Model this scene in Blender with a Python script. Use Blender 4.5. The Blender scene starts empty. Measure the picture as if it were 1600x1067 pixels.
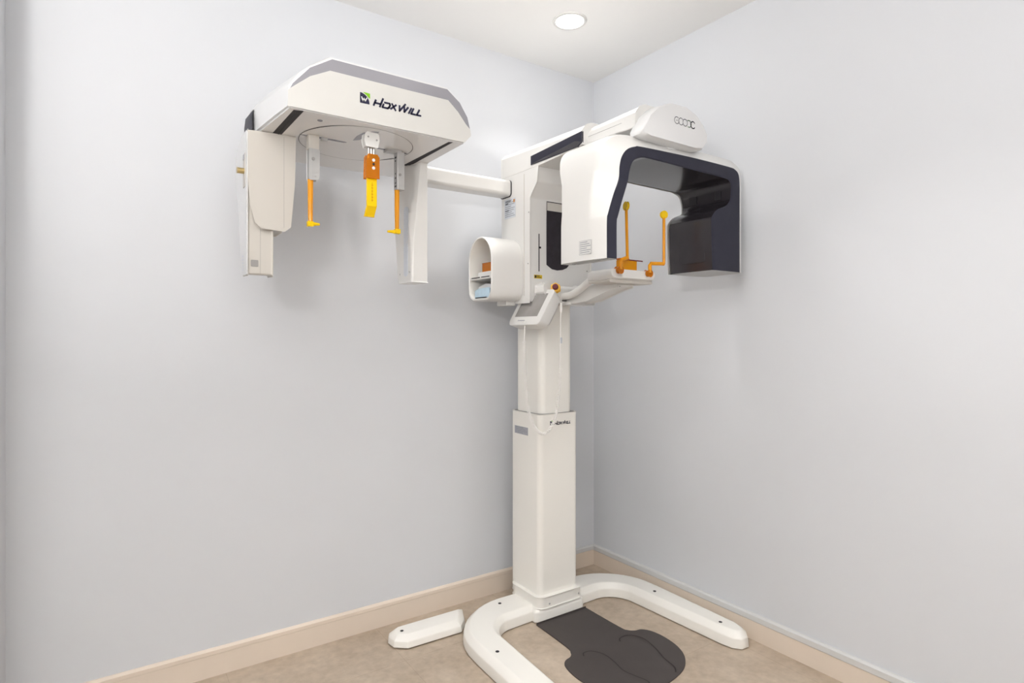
import bpy, bmesh, math
from mathutils import Vector, Matrix

# ------------------------------------------------------------------ camera, world, lights, exposure
S = bpy.context.scene
C = S.collection
FW = Vector((.5653, .8249, 0)).normalized()
cam = bpy.data.objects.new('camera', bpy.data.cameras.new('camera'))
C.objects.link(cam)
cam.location = (-2.264, -2.490, 1.298)
cam.rotation_euler = FW.to_track_quat('-Z', 'Y').to_euler()
cam.data.sensor_width = 36
cam.data.lens = 926 / 1600 * 36
cam.data.shift_y = (519 - 533.5) / 1600
cam.data.clip_start = .05
S.camera = cam

world = bpy.data.worlds.new('world')
S.world = world
world.use_nodes = True
world.node_tree.nodes['Background'].inputs[0].default_value = (.9, .95, 1, 1)
world.node_tree.nodes['Background'].inputs[1].default_value = .3
S.view_settings.view_transform = 'Standard'
S.view_settings.look = 'None'
S.view_settings.gamma = 1
S.view_settings.exposure = 0.58
H = 2.70                                     # ceiling height
FILL_PANELS = [(-2.3, -2.6, 3.5)]                  # unseen ceiling panel added as fill light (centre x, y, watts)
DOWN = [(-.54, -.435, 2.4), (-1.15, -.45, 1.3), (-1.0, -2.4, 1.5), (-.95, -1.75, 3.5)]  # first is the visible downlight; the others are unseen, added for brightness
LCOL = (1, .975, .94)
def area(name, loc, shape, sx, sy, power, col=LCOL):
    l = bpy.data.lights.new(name, 'AREA'); l.shape = shape; l.size = sx
    if shape == 'RECTANGLE': l.size_y = sy
    l.energy = power; l.color = col
    o = bpy.data.objects.new(name, l); C.objects.link(o); o.location = loc
    return o

UPLIGHT = ((-3.05, -2.45, 1.98), (.26, .27, 1), 40)     # added fill lamp, unseen behind the camera, bounced off the ceiling
o = area('bounce_fill', UPLIGHT[0], 'DISK', .42, 0, UPLIGHT[2], (1, .985, .965))
o.rotation_euler = Vector(UPLIGHT[1]).to_track_quat('-Z', 'Y').to_euler()

BACK_FILL = 9                                   # watts of the fill light added behind the camera, dressed as a window
o = area('window_daylight', (-2.35, -3.955, 1.75), 'RECTANGLE', 2.1, 1.4, BACK_FILL, (1, .985, .965)); o.rotation_euler = (math.pi / 2, 0, 0)

# ------------------------------------------------------------------ materials
def mat(name, col, rough=.5, metal=0., spec=.5, trans=0., coat=0., emit=None, noise=None, bump=None, var=None, ior=1.45):
    m = bpy.data.materials.new(name); m.use_nodes = True
    nt = m.node_tree; b = nt.nodes['Principled BSDF']
    b.inputs['Base Color'].default_value = (*col, 1)
    b.inputs['Roughness'].default_value = rough
    b.inputs['Metallic'].default_value = metal
    b.inputs['Specular IOR Level'].default_value = spec
    b.inputs['Transmission Weight'].default_value = trans
    b.inputs['Coat Weight'].default_value = coat
    b.inputs['Coat Roughness'].default_value = .1
    b.inputs['IOR'].default_value = ior
    if emit:
        b.inputs['Emission Color'].default_value = (*emit[0], 1); b.inputs['Emission Strength'].default_value = emit[1]
    if var or bump:
        tc = nt.nodes.new('ShaderNodeTexCoord')
    if var:                                  # (scale, amount)
        n = nt.nodes.new('ShaderNodeTexNoise'); n.inputs['Scale'].default_value = var[0]; n.inputs['Detail'].default_value = 4
        nt.links.new(tc.outputs['Object'], n.inputs['Vector'])
        r = nt.nodes.new('ShaderNodeValToRGB')
        r.color_ramp.elements[0].position = .3; r.color_ramp.elements[1].position = .7
        r.color_ramp.elements[0].color = (*[c * (1 - var[1]) for c in col], 1)
        r.color_ramp.elements[1].color = (*[min(1, c * (1 + var[1])) for c in col], 1)
        nt.links.new(n.outputs['Fac'], r.inputs['Fac']); nt.links.new(r.outputs['Color'], b.inputs['Base Color'])
    if bump:                                 # (scale, strength, distance)
        n = nt.nodes.new('ShaderNodeTexNoise'); n.inputs['Scale'].default_value = bump[0]; n.inputs['Detail'].default_value = 3
        nt.links.new(tc.outputs['Object'], n.inputs['Vector'])
        bu = nt.nodes.new('ShaderNodeBump'); bu.inputs['Strength'].default_value = bump[1]; bu.inputs['Distance'].default_value = bump[2]
        nt.links.new(n.outputs['Fac'], bu.inputs['Height']); nt.links.new(bu.outputs['Normal'], b.inputs['Normal'])
    return m

M = dict(
    wall=mat('pale_blue_wallpaper', (.685, .700, .730), .62, bump=(260, .12, .001), var=(3, .006), spec=.3),
    wallg=mat('grey_wallpaper', (.42, .42, .43), .7, var=(3, .01)),
    ceil=mat('ceiling_paint', (.86, .855, .845), .8, var=(5, .004)),
    base=mat('beige_baseboard', (.78, .675, .57), .4, var=(6, .02)),
    basetop=mat('baseboard_cap', (.66, .66, .655), .4),
    white=mat('white_enamel', (.73, .72, .70), .28, coat=.25, var=(2, .004)),
    white_lift=mat('white_powder_coat', (.89, .87, .82), .32, coat=.2, var=(2, .004)),  # lighter copy of the machine white, brightens dim base, columns and holder interior
    white_dim=mat('dimmed_white_front', (.60, .59, .565), .3, coat=.2, var=(2, .004)),  # darker copy of the machine white, offsets strong light on the front panel
    whiteb=mat('cool_white_plastic', (.73, .73, .735), .3, coat=.2, var=(2, .004)),
    under=mat('gloss_white_panel', (.80, .795, .79), .12, coat=.4, var=(2, .004)),
    cream=mat('cream_plastic', (.55, .52, .475), .38, coat=.1, var=(2, .006)),
    seam=mat('panel_seam', (.30, .29, .28), .7),
    grey=mat('light_grey_metal', (.47, .47, .465), .35, metal=.25, var=(8, .03)),
    greyd=mat('silver_band', (.33, .325, .36), .22, metal=.35, coat=.4, var=(5, .02)),
    dark=mat('charcoal_plastic', (.027, .027, .042), .5, spec=.25, bump=(900, .15, .0004), var=(30, .05)),
    darkl=mat('dark_inner_lining', (.024, .021, .026), .25, coat=.35, bump=(900, .1, .0004), var=(30, .05)),
    black=mat('black_rubber', (.02, .018, .022), .6, var=(20, .1)),
    bellows=mat('black_fabric', (.022, .018, .024), .8, var=(25, .25), bump=(25, .5, .004)),
    amber=mat('amber_acrylic', (1.0, .45, .02), .15, trans=.45, ior=1.3),
    ambd=mat('deep_amber_acrylic', (.80, .27, .015), .12, trans=.6, ior=1.3),
    yellow=mat('yellow_acrylic', (1.0, .66, .01), .12, trans=.15, ior=1.3),
    metal=mat('polished_steel', (.62, .6, .58), .2, metal=1, var=(10, .05)),
    gold=mat('brass', (.55, .42, .20), .3, metal=.9, var=(20, .05)),
    navy=mat('navy_print', (.012, .012, .04), .5),
    green=mat('green_print', (.20, .47, .01), .5),
    greenp=mat('pale_green_print', (.18, .33, .17), .5),
    print_=mat('grey_print', (.30, .31, .34), .6),
    label=mat('silver_label', (.62, .65, .70), .4, var=(60, .03)),
    labeld=mat('dark_silver_label', (.42, .42, .46), .35, metal=.3, var=(60, .06)),
    orange=mat('orange_label', (.55, .25, .08), .5),
    warn=mat('yellow_warning_label', (.65, .45, .02), .5),
    screen=mat('grey_lcd_screen', (.30, .285, .275), .18, coat=.5, var=(14, .10)),
    red=mat('dark_red_button', (.14, .01, .02), .3, coat=.3),
    btn=mat('yellow_guard', (.85, .48, .05), .35),
    mat=mat('charcoal_rubber_mat', (.060, .050, .048), .55, bump=(500, .2, .0005), var=(12, .05)),
    matl=mat('mat_groove', (.035, .028, .030), .7),
    blue=mat('pale_blue_plastic', (.52, .68, .80), .3, var=(40, .08)),
    cord=mat('white_cord', (.93, .91, .88), .4),
    lens=mat('lamp_lens', (1, 1, 1), .5, emit=((1, .98, .95), 6)),
    pane=mat('fill_pane_glow', (.9, .9, .9), .4, emit=((1, .98, .95), .15)),  # faint glow for the added window
    panel=mat('fill_diffuser', (1, 1, 1), .5, emit=((1, .98, .95), .8)),  # faint glow for the added ceiling panel and stand lamp
    door=mat('white_door_paint', (.78, .77, .75), .4, var=(3, .01)),
)
# floor: beige stone-look vinyl tiles
def floor_mat():
    m = bpy.data.materials.new('beige_stone_vinyl'); m.use_nodes = True
    nt = m.node_tree; b = nt.nodes['Principled BSDF']; L = nt.links.new
    tc = nt.nodes.new('ShaderNodeTexCoord')
    n1 = nt.nodes.new('ShaderNodeTexNoise'); n1.inputs['Scale'].default_value = 5.5; n1.inputs['Detail'].default_value = 8; n1.inputs['Roughness'].default_value = .62
    n2 = nt.nodes.new('ShaderNodeTexNoise'); n2.inputs['Scale'].default_value = 30; n2.inputs['Detail'].default_value = 5
    L(tc.outputs['Object'], n1.inputs['Vector']); L(tc.outputs['Object'], n2.inputs['Vector'])
    r = nt.nodes.new('ShaderNodeValToRGB')
    r.color_ramp.elements[0].position = .33; r.color_ramp.elements[0].color = (.43, .345, .262, 1)
    r.color_ramp.elements[1].position = .66; r.color_ramp.elements[1].color = (.545, .452, .357, 1)
    L(n1.outputs['Fac'], r.inputs['Fac'])
    mx = nt.nodes.new('ShaderNodeMix'); mx.data_type = 'RGBA'; mx.blend_type = 'OVERLAY'; mx.inputs[0].default_value = .25
    L(r.outputs['Color'], mx.inputs[6]); L(n2.outputs['Fac'], mx.inputs[7])
    mp = nt.nodes.new('ShaderNodeMapping'); mp.inputs['Location'].default_value = (.087, .12, 0)
    L(tc.outputs['Object'], mp.inputs['Vector'])
    br = nt.nodes.new('ShaderNodeTexBrick'); br.offset = 0; br.inputs['Scale'].default_value = 1
    br.inputs['Mortar Size'].default_value = .0012; br.inputs['Brick Width'].default_value = .6; br.inputs['Row Height'].default_value = .6
    br.inputs['Color1'].default_value = (1, 1, 1, 1); br.inputs['Color2'].default_value = (.97, .97, .97, 1); br.inputs['Mortar'].default_value = (.84, .82, .80, 1)
    L(mp.outputs['Vector'], br.inputs['Vector'])
    m2 = nt.nodes.new('ShaderNodeMix'); m2.data_type = 'RGBA'; m2.blend_type = 'MULTIPLY'; m2.inputs[0].default_value = 1
    L(mx.outputs[2], m2.inputs[6]); L(br.outputs['Color'], m2.inputs[7]); L(m2.outputs[2], b.inputs['Base Color'])
    b.inputs['Roughness'].default_value = .42; b.inputs['Specular IOR Level'].default_value = .35
    return m
M['floor'] = floor_mat()

# ------------------------------------------------------------------ helpers
ORG = {}
def setup(o, parent, origin):
    ORG[o.name] = Vector(origin)
    while parent is not None and parent.parent is not None and parent.parent.parent is not None: parent = parent.parent   # thing > part > sub-part
    if parent is not None:
        o.parent = parent; o.location = Vector(origin) - ORG[parent.name]
    else:
        o.location = origin
def thing(name, label, cat, loc, group=None):
    o = bpy.data.objects.new(name, None); C.objects.link(o); o.empty_display_size = .1
    ORG[o.name] = Vector(loc); o.location = loc
    o['label'] = label; o['category'] = cat
    if group: o['group'] = group
    return o
def fin(bm, name, mats, parent=None, bevel=0, seg=3, angle=30, smooth=True, label=None, kind=None, cat=None, sharp=32, wn=True, edges=None):
    if bevel:
        bmesh.ops.remove_doubles(bm, verts=bm.verts, dist=1e-6)
        bm.normal_update()
        es = edges(bm) if edges else [e for e in bm.edges if len(e.link_faces) == 2 and e.calc_face_angle(0) > math.radians(angle)]
        bmesh.ops.bevel(bm, geom=es, offset=bevel, segments=seg, profile=.5, affect='EDGES', clamp_overlap=True)
    bmesh.ops.recalc_face_normals(bm, faces=bm.faces)
    xs = [v.co for v in bm.verts]
    lo = Vector([min(c[i] for c in xs) for i in range(3)]); hi = Vector([max(c[i] for c in xs) for i in range(3)])
    org = (lo + hi) / 2
    if parent is None: org.z = lo.z
    bmesh.ops.translate(bm, verts=bm.verts, vec=-org)
    me = bpy.data.meshes.new(name); bm.to_mesh(me); bm.free()
    for m in (mats if isinstance(mats, (list, tuple)) else [mats]): me.materials.append(M[m])
    if smooth:
        for p in me.polygons: p.use_smooth = True
        me.set_sharp_from_angle(angle=math.radians(sharp))
    o = bpy.data.objects.new(name, me); C.objects.link(o)
    if smooth and wn:
        w = o.modifiers.new('wn', 'WEIGHTED_NORMAL'); w.keep_sharp = True
    setup(o, parent, org)
    if label: o['label'] = label
    if kind: o['kind'] = kind
    if cat: o['category'] = cat
    return o
def B(): return bmesh.new()
def box(bm, x0, x1, y0, y1, z0, z1, mi=0, mtx=None):
    v = [bm.verts.new(Vector((x, y, z)) if mtx is None else mtx @ Vector((x, y, z))) for x in (x0, x1) for y in (y0, y1) for z in (z0, z1)]
    for f in ((0, 1, 3, 2), (4, 6, 7, 5), (0, 4, 5, 1), (2, 3, 7, 6), (0, 2, 6, 4), (1, 5, 7, 3)):
        bm.faces.new([v[i] for i in f]).material_index = mi
    return bm
def prism(bm, pts, axis, a, b, mi=0):
    """pts 2-D polygon; axis 'x': pts=(y,z); 'y': pts=(x,z); 'z': pts=(x,y)"""
    def P(p, t):
        return {'x': (t, p[0], p[1]), 'y': (p[0], t, p[1]), 'z': (p[0], p[1], t)}[axis]
    A = [bm.verts.new(P(p, a)) for p in pts]; Bv = [bm.verts.new(P(p, b)) for p in pts]
    n = len(pts)
    bm.faces.new(A).material_index = mi; bm.faces.new(Bv[::-1]).material_index = mi
    for i in range(n): bm.faces.new((A[i], A[(i + 1) % n], Bv[(i + 1) % n], Bv[i])).material_index = mi
    return bm
def loft(bm, loops, closed=True, caps=True, mi=0):
    R = [[bm.verts.new(p) for p in l] for l in loops]
    n = len(R[0])
    for a, b in zip(R, R[1:]):
        for i in range(n if closed else n - 1):
            j = (i + 1) % n; bm.faces.new((a[i], a[j], b[j], b[i])).material_index = mi
    if caps:
        bm.faces.new(R[0]).material_index = mi; bm.faces.new(R[-1][::-1]).material_index = mi
    return R
def catmull(P, k=8):
    P = [Vector(p) for p in P]; out = []
    for i in range(len(P) - 1):
        p0 = P[max(i - 1, 0)]; p1 = P[i]; p2 = P[i + 1]; p3 = P[min(i + 2, len(P) - 1)]
        for s in range(k):
            t = s / k
            out.append(.5 * ((2 * p1) + (p2 - p0) * t + (2 * p0 - 5 * p1 + 4 * p2 - p3) * t * t + (3 * p1 - p0 - 3 * p2 + p3) * t ** 3))
    out.append(P[-1]); return out
def offset_poly(P, d):
    n = len(P); A = sum(P[i][0] * P[(i + 1) % n][1] - P[(i + 1) % n][0] * P[i][1] for i in range(n)); sg = 1 if A > 0 else -1
    out = []
    for i in range(n):
        a, b, c = Vector(P[i - 1]), Vector(P[i]), Vector(P[(i + 1) % n])
        u = (b - a).normalized(); v = (c - b).normalized()
        n1 = Vector((-u.y, u.x)) * sg; n2 = Vector((-v.y, v.x)) * sg; m = (n1 + n2).normalized()
        out.append(tuple(b + m * d / max(.55, m.dot(n1))))
    return out
def resample(P, k):
    out = []
    for i in range(len(P)):
        a, b = Vector(P[i]), Vector(P[(i + 1) % len(P)]); m = max(1, int((b - a).length / k))
        out += [tuple(a.lerp(b, j / m)) for j in range(m)]
    return out
def slab(bm, P, steps):
    loft(bm, [[(p[0], p[1], z) for p in (offset_poly(P, d) if d else P)] for z, d in steps])
    return bm
def tube(bm, path, r, n=12, caps=True, mi=0, flat=1.0):
    path = [Vector(p) for p in path]; rr = r if isinstance(r, (list, tuple)) else [r] * len(path)
    t0 = (path[1] - path[0]).normalized()
    up = Vector((0, 0, 1)) if abs(t0.z) < .9 else Vector((1, 0, 0))
    nrm = (up - t0 * up.dot(t0)).normalized(); loops = []
    for i, p in enumerate(path):
        t = (path[min(i + 1, len(path) - 1)] - path[max(i - 1, 0)]).normalized()
        nrm = (nrm - t * nrm.dot(t)).normalized(); b = t.cross(nrm)
        loops.append([p + (nrm * math.cos(a) + b * math.sin(a) * flat) * rr[i] for a in [2 * math.pi * k / n for k in range(n)]])
    loft(bm, loops, True, caps, mi); return bm
def cyl(bm, p, q, r, n=20, mi=0, r2=None):
    return tube(bm, [p, q], [r, r if r2 is None else r2], n, True, mi)
def rrect(x0, x1, y0, y1, r, k=5):
    out = []
    rs = r if isinstance(r, (list, tuple)) else [r] * 4
    for (cx, cy, a0, q) in ((x1 - rs[0], y1 - rs[0], 0, rs[0]), (x0 + rs[1], y1 - rs[1], 90, rs[1]), (x0 + rs[2], y0 + rs[2], 180, rs[2]), (x1 - rs[3], y0 + rs[3], 270, rs[3])):
        for s in range(k + 1):
            a = math.radians(a0 + 90 * s / k); out.append((cx + q * math.cos(a), cy + q * math.sin(a)))
    return out
def strokes(bm, lines, org, u, v, s, th, shear=0., mi=0, lift=.0006):
    """flat ribbons printed on a surface"""
    org = Vector(org); u = Vector(u); v = Vector(v); n = u.cross(v)
    for ln in lines:
        for a, b in zip(ln, ln[1:]):
            a2 = Vector((a[0] + shear * a[1], a[1])); b2 = Vector((b[0] + shear * b[1], b[1]))
            d = (b2 - a2).normalized(); a2 -= d * th * .35; b2 += d * th * .35
            w = Vector((-d.y, d.x)) * th / 2
            q = [org + (u * p.x + v * p.y) * s + n * lift for p in (a2 - w, b2 - w, b2 + w, a2 + w)]
            bm.faces.new([bm.verts.new(p) for p in q]).material_index = mi
def arc(cx, cy, r, a0, a1, k=14, ry=None):
    return [(cx + r * math.cos(math.radians(a0 + (a1 - a0) * i / k)), cy + (ry or r) * math.sin(math.radians(a0 + (a1 - a0) * i / k))) for i in range(k + 1)]
def poly(bm, pts, org, u, v, s, mi=0, lift=.0006):
    org = Vector(org); u = Vector(u); v = Vector(v); n = u.cross(v)
    bm.faces.new([bm.verts.new(org + (u * p[0] + v * p[1]) * s + n * lift) for p in pts]).material_index = mi
WORD = [[(.15, .08), (.25, 1.05)], [(.22, .56), (1.3, .53)], [(1.31, .04), (1.45, 1.57)],
        [(1.84, .62), (1.78, .06), (2.80, .06), (3.0, .28), (3.06, .74), (2.9, .98), (1.95, .98)],
        [(3.33, 1.04), (4.33, 0)], [(3.38, .1), (4.13, .98)],
        [(4.8, 1.02), (5.08, .08), (5.8, 1.5)], [(5.73, 1.05), (6.03, .08), (6.49, 1.04)],
        [(6.92, .04), (7.15, 1.03)], [(7.58, 1.05), (7.39, .04), (8.22, .04)], [(8.75, 1.04), (8.52, .04), (9.33, .04)]]
def maker_logo(name, parent, org, u, v, length):
    """emblem with a white W plus the lettering HDX WILL"""
    s = length / 9.6; bm = B()
    strokes(bm, WORD, org, u, v, s, .35, .30, 0)
    e = Vector(org) - Vector(u) * s * 2.35 + Vector(v) * s * .0
    q = [(0, 0), (1.75, 0)] + arc(0, 0, 1.75, 4, 88, 10, 1.85) + [(0, 1.85)]
    poly(bm, [(p[0], p[1]) for p in q], e, u, v, s, 0)
    g = [(1.85, 1.0), (1.85, 1.95), (.55, 2.0)] + [(1.22 * math.sin(math.radians(a)) * 1.58, 1.97 * math.cos(math.radians(a))) for a in (22, 35, 48)]
    poly(bm, g, e, u, v, s, 1)
    strokes(bm, [[(.3, 1.05), (.5, .4), (.75, .95), (.95, .4), (1.25, 1.05)]], e, u, v, s, .18, 0, 2, .0012)
    return fin(bm, name, ['navy', 'green', 'white'], parent, smooth=False)
def plate(name, parent, org, u, v, w, h, mats, lines=5, lm='print_', label=None, extra=None):
    """small printed label: a thin plate with lines of tiny print"""
    bm = B(); org = Vector(org); u = Vector(u); v = Vector(v); n = u.cross(v)
    c = [org, org + u * w, org + u * w + v * h, org + v * h]
    bot = [bm.verts.new(p) for p in c]; top = [bm.verts.new(p + n * .0008) for p in c]
    bm.faces.new(top)
    for i in range(4): bm.faces.new((bot[i], bot[(i + 1) % 4], top[(i + 1) % 4], top[i]))
    for k in range(lines):
        y = h * (1 - (k + .8) / (lines + .8)); ln = w * (.86 if k % 3 else .6)
        strokes(bm, [[(w * .07, y), (w * .07 + ln * (.9 if k % 2 else 1), y)]], org, u, v, 1, h / (lines * 3.2), 0, 1, .0014)
    if extra:
        for (a, b, cc, d, mi) in extra: poly(bm, [(w * a, h * b), (w * cc, h * b), (w * cc, h * d), (w * a, h * d)], org, u, v, 1, mi, .0018)
    return fin(bm, name, mats, parent, smooth=False, label=label)
X = Vector((1, 0, 0)); Y = Vector((0, 1, 0)); Z = Vector((0, 0, 1))
def screw(parent, p, n, r=.004, name='screw', m='grey'):
    bm = B(); p = Vector(p); n = Vector(n)
    cyl(bm, p - n * .001, p + n * .0012, r, 12)
    return fin(bm, name, m, parent)

# ------------------------------------------------------------------ the room
def struct(name, bm, m, **k): return fin(bm, name, m, None, kind='structure', smooth=False, **k)
struct('floor', box(B(), -3.7, .1, -4.1, .1, -.1, 0), 'floor')
struct('ceiling', box(B(), -3.7, .1, -4.1, .1, H, H + .1), 'ceil')
struct('wall_left', box(B(), -2.53, .1, 0, .1, 0, H), 'wall')
struct('wall_right', box(B(), 0, .1, -4.1, 0, 0, H), 'wall')
bm = B(); prism(bm, [(-2.53, .1), (-3.7, .1), (-3.7, -.25), (-2.53, -.25)], 'z', 0, H)
struct('wall_side', bm, 'wall')
struct('wall_outer', box(B(), -3.7, -3.6, -4.1, -.25, 0, H), 'wall')
struct('wall_back', box(B(), -3.6, 0, -4.1, -4.0, 0, H), 'wall')
def board(name, axis, a, b):
    s = -1
    bm = B()
    prism(bm, [(0, .0), (s * .012, .0), (s * .012, .082), (0, .082)], axis, a, b, 0)
    prism(bm, [(0, .082), (s * .012, .082), (s * .014, .084), (s * .014, .098), (s * .006, .105), (0, .105)], axis, a, b, 1)
    return fin(bm, name, ['base', 'basetop'], None, kind='structure', smooth=False)
board('baseboard_left', 'x', -2.53, -.012).data.materials[1] = M['base']
bm = B()
for z0, z1, mi, d in ((0, .080, 0, .012),):
    prism(bm, [(0, z0), (-d, z0), (-d, z1), (0, z1)], 'y', -4.0, 0, mi)
prism(bm, [(0, .080), (-.013, .080), (-.015, .083), (-.015, .104), (-.010, .110), (0, .110)], 'y', -4.0, 0, 1)
fin(bm, 'baseboard_right', ['base', 'basetop'], None, kind='structure', smooth=False)
# pale cap continues a little along the left wall next to the corner
bm = B(); prism(bm, [(0, .0835), (-.0135, .0835), (-.0155, .0855), (-.0155, .104), (-.010, .110), (0, .110)], 'x', -.50, -.0155)
fin(bm, 'trim_1', 'basetop', None, kind='structure', smooth=False)
# door in the back wall, behind the photographer
bm = B(); box(bm, -1.1, -.2, -4.0, -3.965, 0, 2.1)
d = fin(bm, 'door_1', 'door', None, kind='structure', bevel=.006)
bm = B(); cyl(bm, (-1.02, -3.965, 1.0), (-1.02, -3.91, 1.0), .01); cyl(bm, (-1.02, -3.915, 1.0), (-.90, -3.915, 1.0), .009)
fin(bm, 'door_handle', 'metal', d)

# made-up frosted window behind the photographer, added to carry the fill light
def window(name, mtx, w, h):
    bm = B()
    for a in ((-w/2-.06, w/2+.06, -h/2-.06, -h/2), (-w/2-.06, w/2+.06, h/2, h/2+.06), (-w/2-.06, -w/2, -h/2, h/2), (w/2, w/2+.06, -h/2, h/2), (-.02, .02, -h/2, h/2)):
        box(bm, a[0], a[1], 0, .035, a[2], a[3], 0, mtx)
    f = fin(bm, name, 'door', None, kind='structure', smooth=False)
    bm = B(); box(bm, -w/2, w/2, .002, .008, -h/2, h/2, 0, mtx); fin(bm, 'fill_pane', 'pane', f, smooth=False)
window('fill_window_1', Matrix.Translation((-2.35, -4.0, 1.75)), 2.1, 1.4)

# ------------------------------------------------------------------ ceiling lights
for i, (x, y, w) in enumerate(DOWN):
    t = thing('recessed_downlight', ['round glowing recessed downlight in the ceiling above the corner', 'unseen round recessed downlight added to brighten the gap between side head and column', 'unseen round recessed downlight added as fill nearer the camera beside the right wall', 'unseen round recessed downlight added as fill in the middle of the ceiling'][i], 'ceiling light', (x, y, H))
    bm = B(); ro = [(x + .078 * math.cos(a), y + .078 * math.sin(a)) for a in [math.tau * k / 40 for k in range(40)]]
    l1 = [[(x + r * math.cos(a), y + r * math.sin(a), z) for a in [math.tau * k / 40 for k in range(40)]] for r, z in ((.078, H), (.076, H - .004), (.064, H - .005), (.062, H - .001))]
    loft(bm, l1, True, False); fin(bm, 'trim_ring', 'white', t)
    bm = B(); cyl(bm, (x, y, H - .001), (x, y, H - .003), .0615, 40); fin(bm, 'lens', 'lens', t)
    area('downlight_lamp', (x, y, H - .008), 'DISK', .12, 0, w).data.spread = math.radians(100)
for i, (x, y, w) in enumerate(FILL_PANELS):
    t = thing('fill_panel', 'unseen flat ceiling panel light added as fill behind the camera', 'ceiling light', (x, y, H), None)
    bm = B(); prism(bm, [(x - .62, y - .32), (x + .62, y - .32), (x + .62, y + .32), (x - .62, y + .32)], 'z', H - .012, H)
    fin(bm, 'frame', 'white', t, bevel=.003)
    bm = B(); box(bm, x - .6, x + .6, y - .3, y + .3, H - .0135, H - .0115); fin(bm, 'diffuser', 'panel', t)
    area('fill_panel_lamp', (x, y, H - .02), 'RECTANGLE', 1.18, .58, w)

t = thing('bounce_fill_stand', 'black reflector lamp on a stand, out of the picture behind the camera', 'lamp', (UPLIGHT[0][0], UPLIGHT[0][1], 0))
up = Vector(UPLIGHT[0]); ud = Vector(UPLIGHT[1]).normalized()
bm = B(); cyl(bm, (up.x, up.y, .35), up - ud * .16, .012); fin(bm, 'pole', 'black', t)
for k in range(3):
    a = math.tau * k / 3 + .3
    bm = B(); cyl(bm, (up.x, up.y, .5), (up.x + .32 * math.cos(a), up.y + .32 * math.sin(a), .008), .008); fin(bm, 'leg', 'black', t)
bm = B(); tube(bm, [up - ud * .17, up - ud * .12, up - ud * .01], [.06, .08, .225], 32); fin(bm, 'reflector', 'black', t)
bm = B(); tube(bm, [up - ud * .012, up - ud * .006], [.215, .215], 32); fin(bm, 'diffuser', 'panel', t)

# ------------------------------------------------------------------ the x-ray unit
xr = thing('dental_xray_machine', 'tall white dental x-ray machine with dark C-shaped arm and side head-positioning unit, in the corner', 'x-ray machine', (-.545, -.36, 0))

# --- base frame: horseshoe
out = [(-.05, -1.0), (-.036, -.95), (-.030, -.52)] + [(-.335 + .305 * math.cos(math.radians(a)), -.48 + .305 * math.sin(math.radians(a))) for a in range(8, 91, 8)] + \
      [(-.60, -.168)] + [(-.765 + .305 * math.cos(math.radians(a)), -.48 + .312 * math.sin(math.radians(a))) for a in range(92, 180, 8)] + \
      [(-1.073, -.52), (-1.085, -.95), (-1.07, -1.0), (-1.045, -1.028), (-.98, -1.035), (-.955, -1.01), (-.945, -.95), (-.922, -.52)] + \
      [(-.80 + .12 * math.cos(math.radians(a)), -.48 + .125 * math.sin(math.radians(a))) for a in range(172, 92, -10)] + \
      [(-.69, -.353), (-.69, -.37), (-.665, -.386), (-.425, -.386), (-.402, -.37), (-.402, -.353)] + \
      [(-.30 + .12 * math.cos(math.radians(a)), -.48 + .13 * math.sin(math.radians(a))) for a in range(88, 5, -10)] + \
      [(-.178, -.52), (-.158, -.95), (-.148, -1.0), (-.125, -1.028), (-.085, -1.032)]
bm = slab(B(), out, [(.004, .002), (.007, 0), (.040, .003), (.048, .006), (.064, .022), (.0675, .027), (.068, .032)])
base = fin(bm, 'base_frame', 'white_lift', xr, sharp=50)
for p in ((-.79, -.241), (-1.02, -.575), (-.114, -.551), (-.112, -.915)):
    bm = B(); cyl(bm, (*p, .0675), (*p, .0690), .0075, 16); b = fin(bm, 'bolt_cap', 'black', base)
bm = slab(B(), [(-.915, -.125), (-1.25, -.12), (-1.285, -.14), (-1.298, -.17), (-1.292, -.215), (-1.245, -.255), (-1.0, -.262), (-.955, -.215)], [(.006, .002), (.008, 0), (.028, .003), (.034, .006), (.050, .026), (.052, .032)])
foot = fin(bm, 'outrigger_foot', 'white_lift', xr, sharp=25)
bm = B(); cyl(bm, (-1.245, -.19, .0515), (-1.245, -.19, .053), .007, 16); fin(bm, 'bolt_cap', 'black', foot)

# --- collar and columns
bm = B(); prism(bm, rrect(-.672, -.415, -.383, -.155, .034), 'z', .06, .110)
col = fin(bm, 'column_collar', 'white_lift', xr, bevel=.005, seg=2, angle=50)
screw(col, (-.615, -.383, .075), -Y, .0042); screw(col, (-.445, -.383, .080), -Y, .0042)
bm = B(); prism(bm, rrect(-.655, -.428, -.362, -.13, .026), 'z', .07, .925)
lc = fin(bm, 'lower_column', 'white_lift', xr, bevel=.003, seg=2, angle=50)
bm = B(); prism(bm, rrect(-.6475, -.4355, -.3545, -.138, .02), 'z', .9245, .9262); fin(bm, 'top_recess', 'seam', lc)
bm = B(); prism(bm, rrect(-.637, -.450, -.348, -.145, .030), 'z', .90, 1.44)
uc = fin(bm, 'upper_column', 'white_lift', xr)
maker_logo('logo', lc, (-.572, -.3622, .874), X, Z, .098)
plate('rating_plate', lc, (-.6552, -.167, .820), -Y, Z, .106, .036, ['labeld', 'print_'], 4, label='small grey metal rating plate')

# --- carriage (head block)
side = [(-.175, 1.432), (-.175, 2.015), (-.45, 2.015), (-.44, 1.950), (-.405, 1.912), (-.389, 1.890), (-.387, 1.80), (-.387, 1.432)]
bm = B(); prism(bm, side, 'x', -.732, -.372)
car = fin(bm, 'carriage', 'white', xr, bevel=.006, seg=2)
bm = B(); box(bm, -.7335, -.7315, -.352, -.3495, 1.46, 2.0); fin(bm, 'seam_line', 'cream', car)
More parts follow.
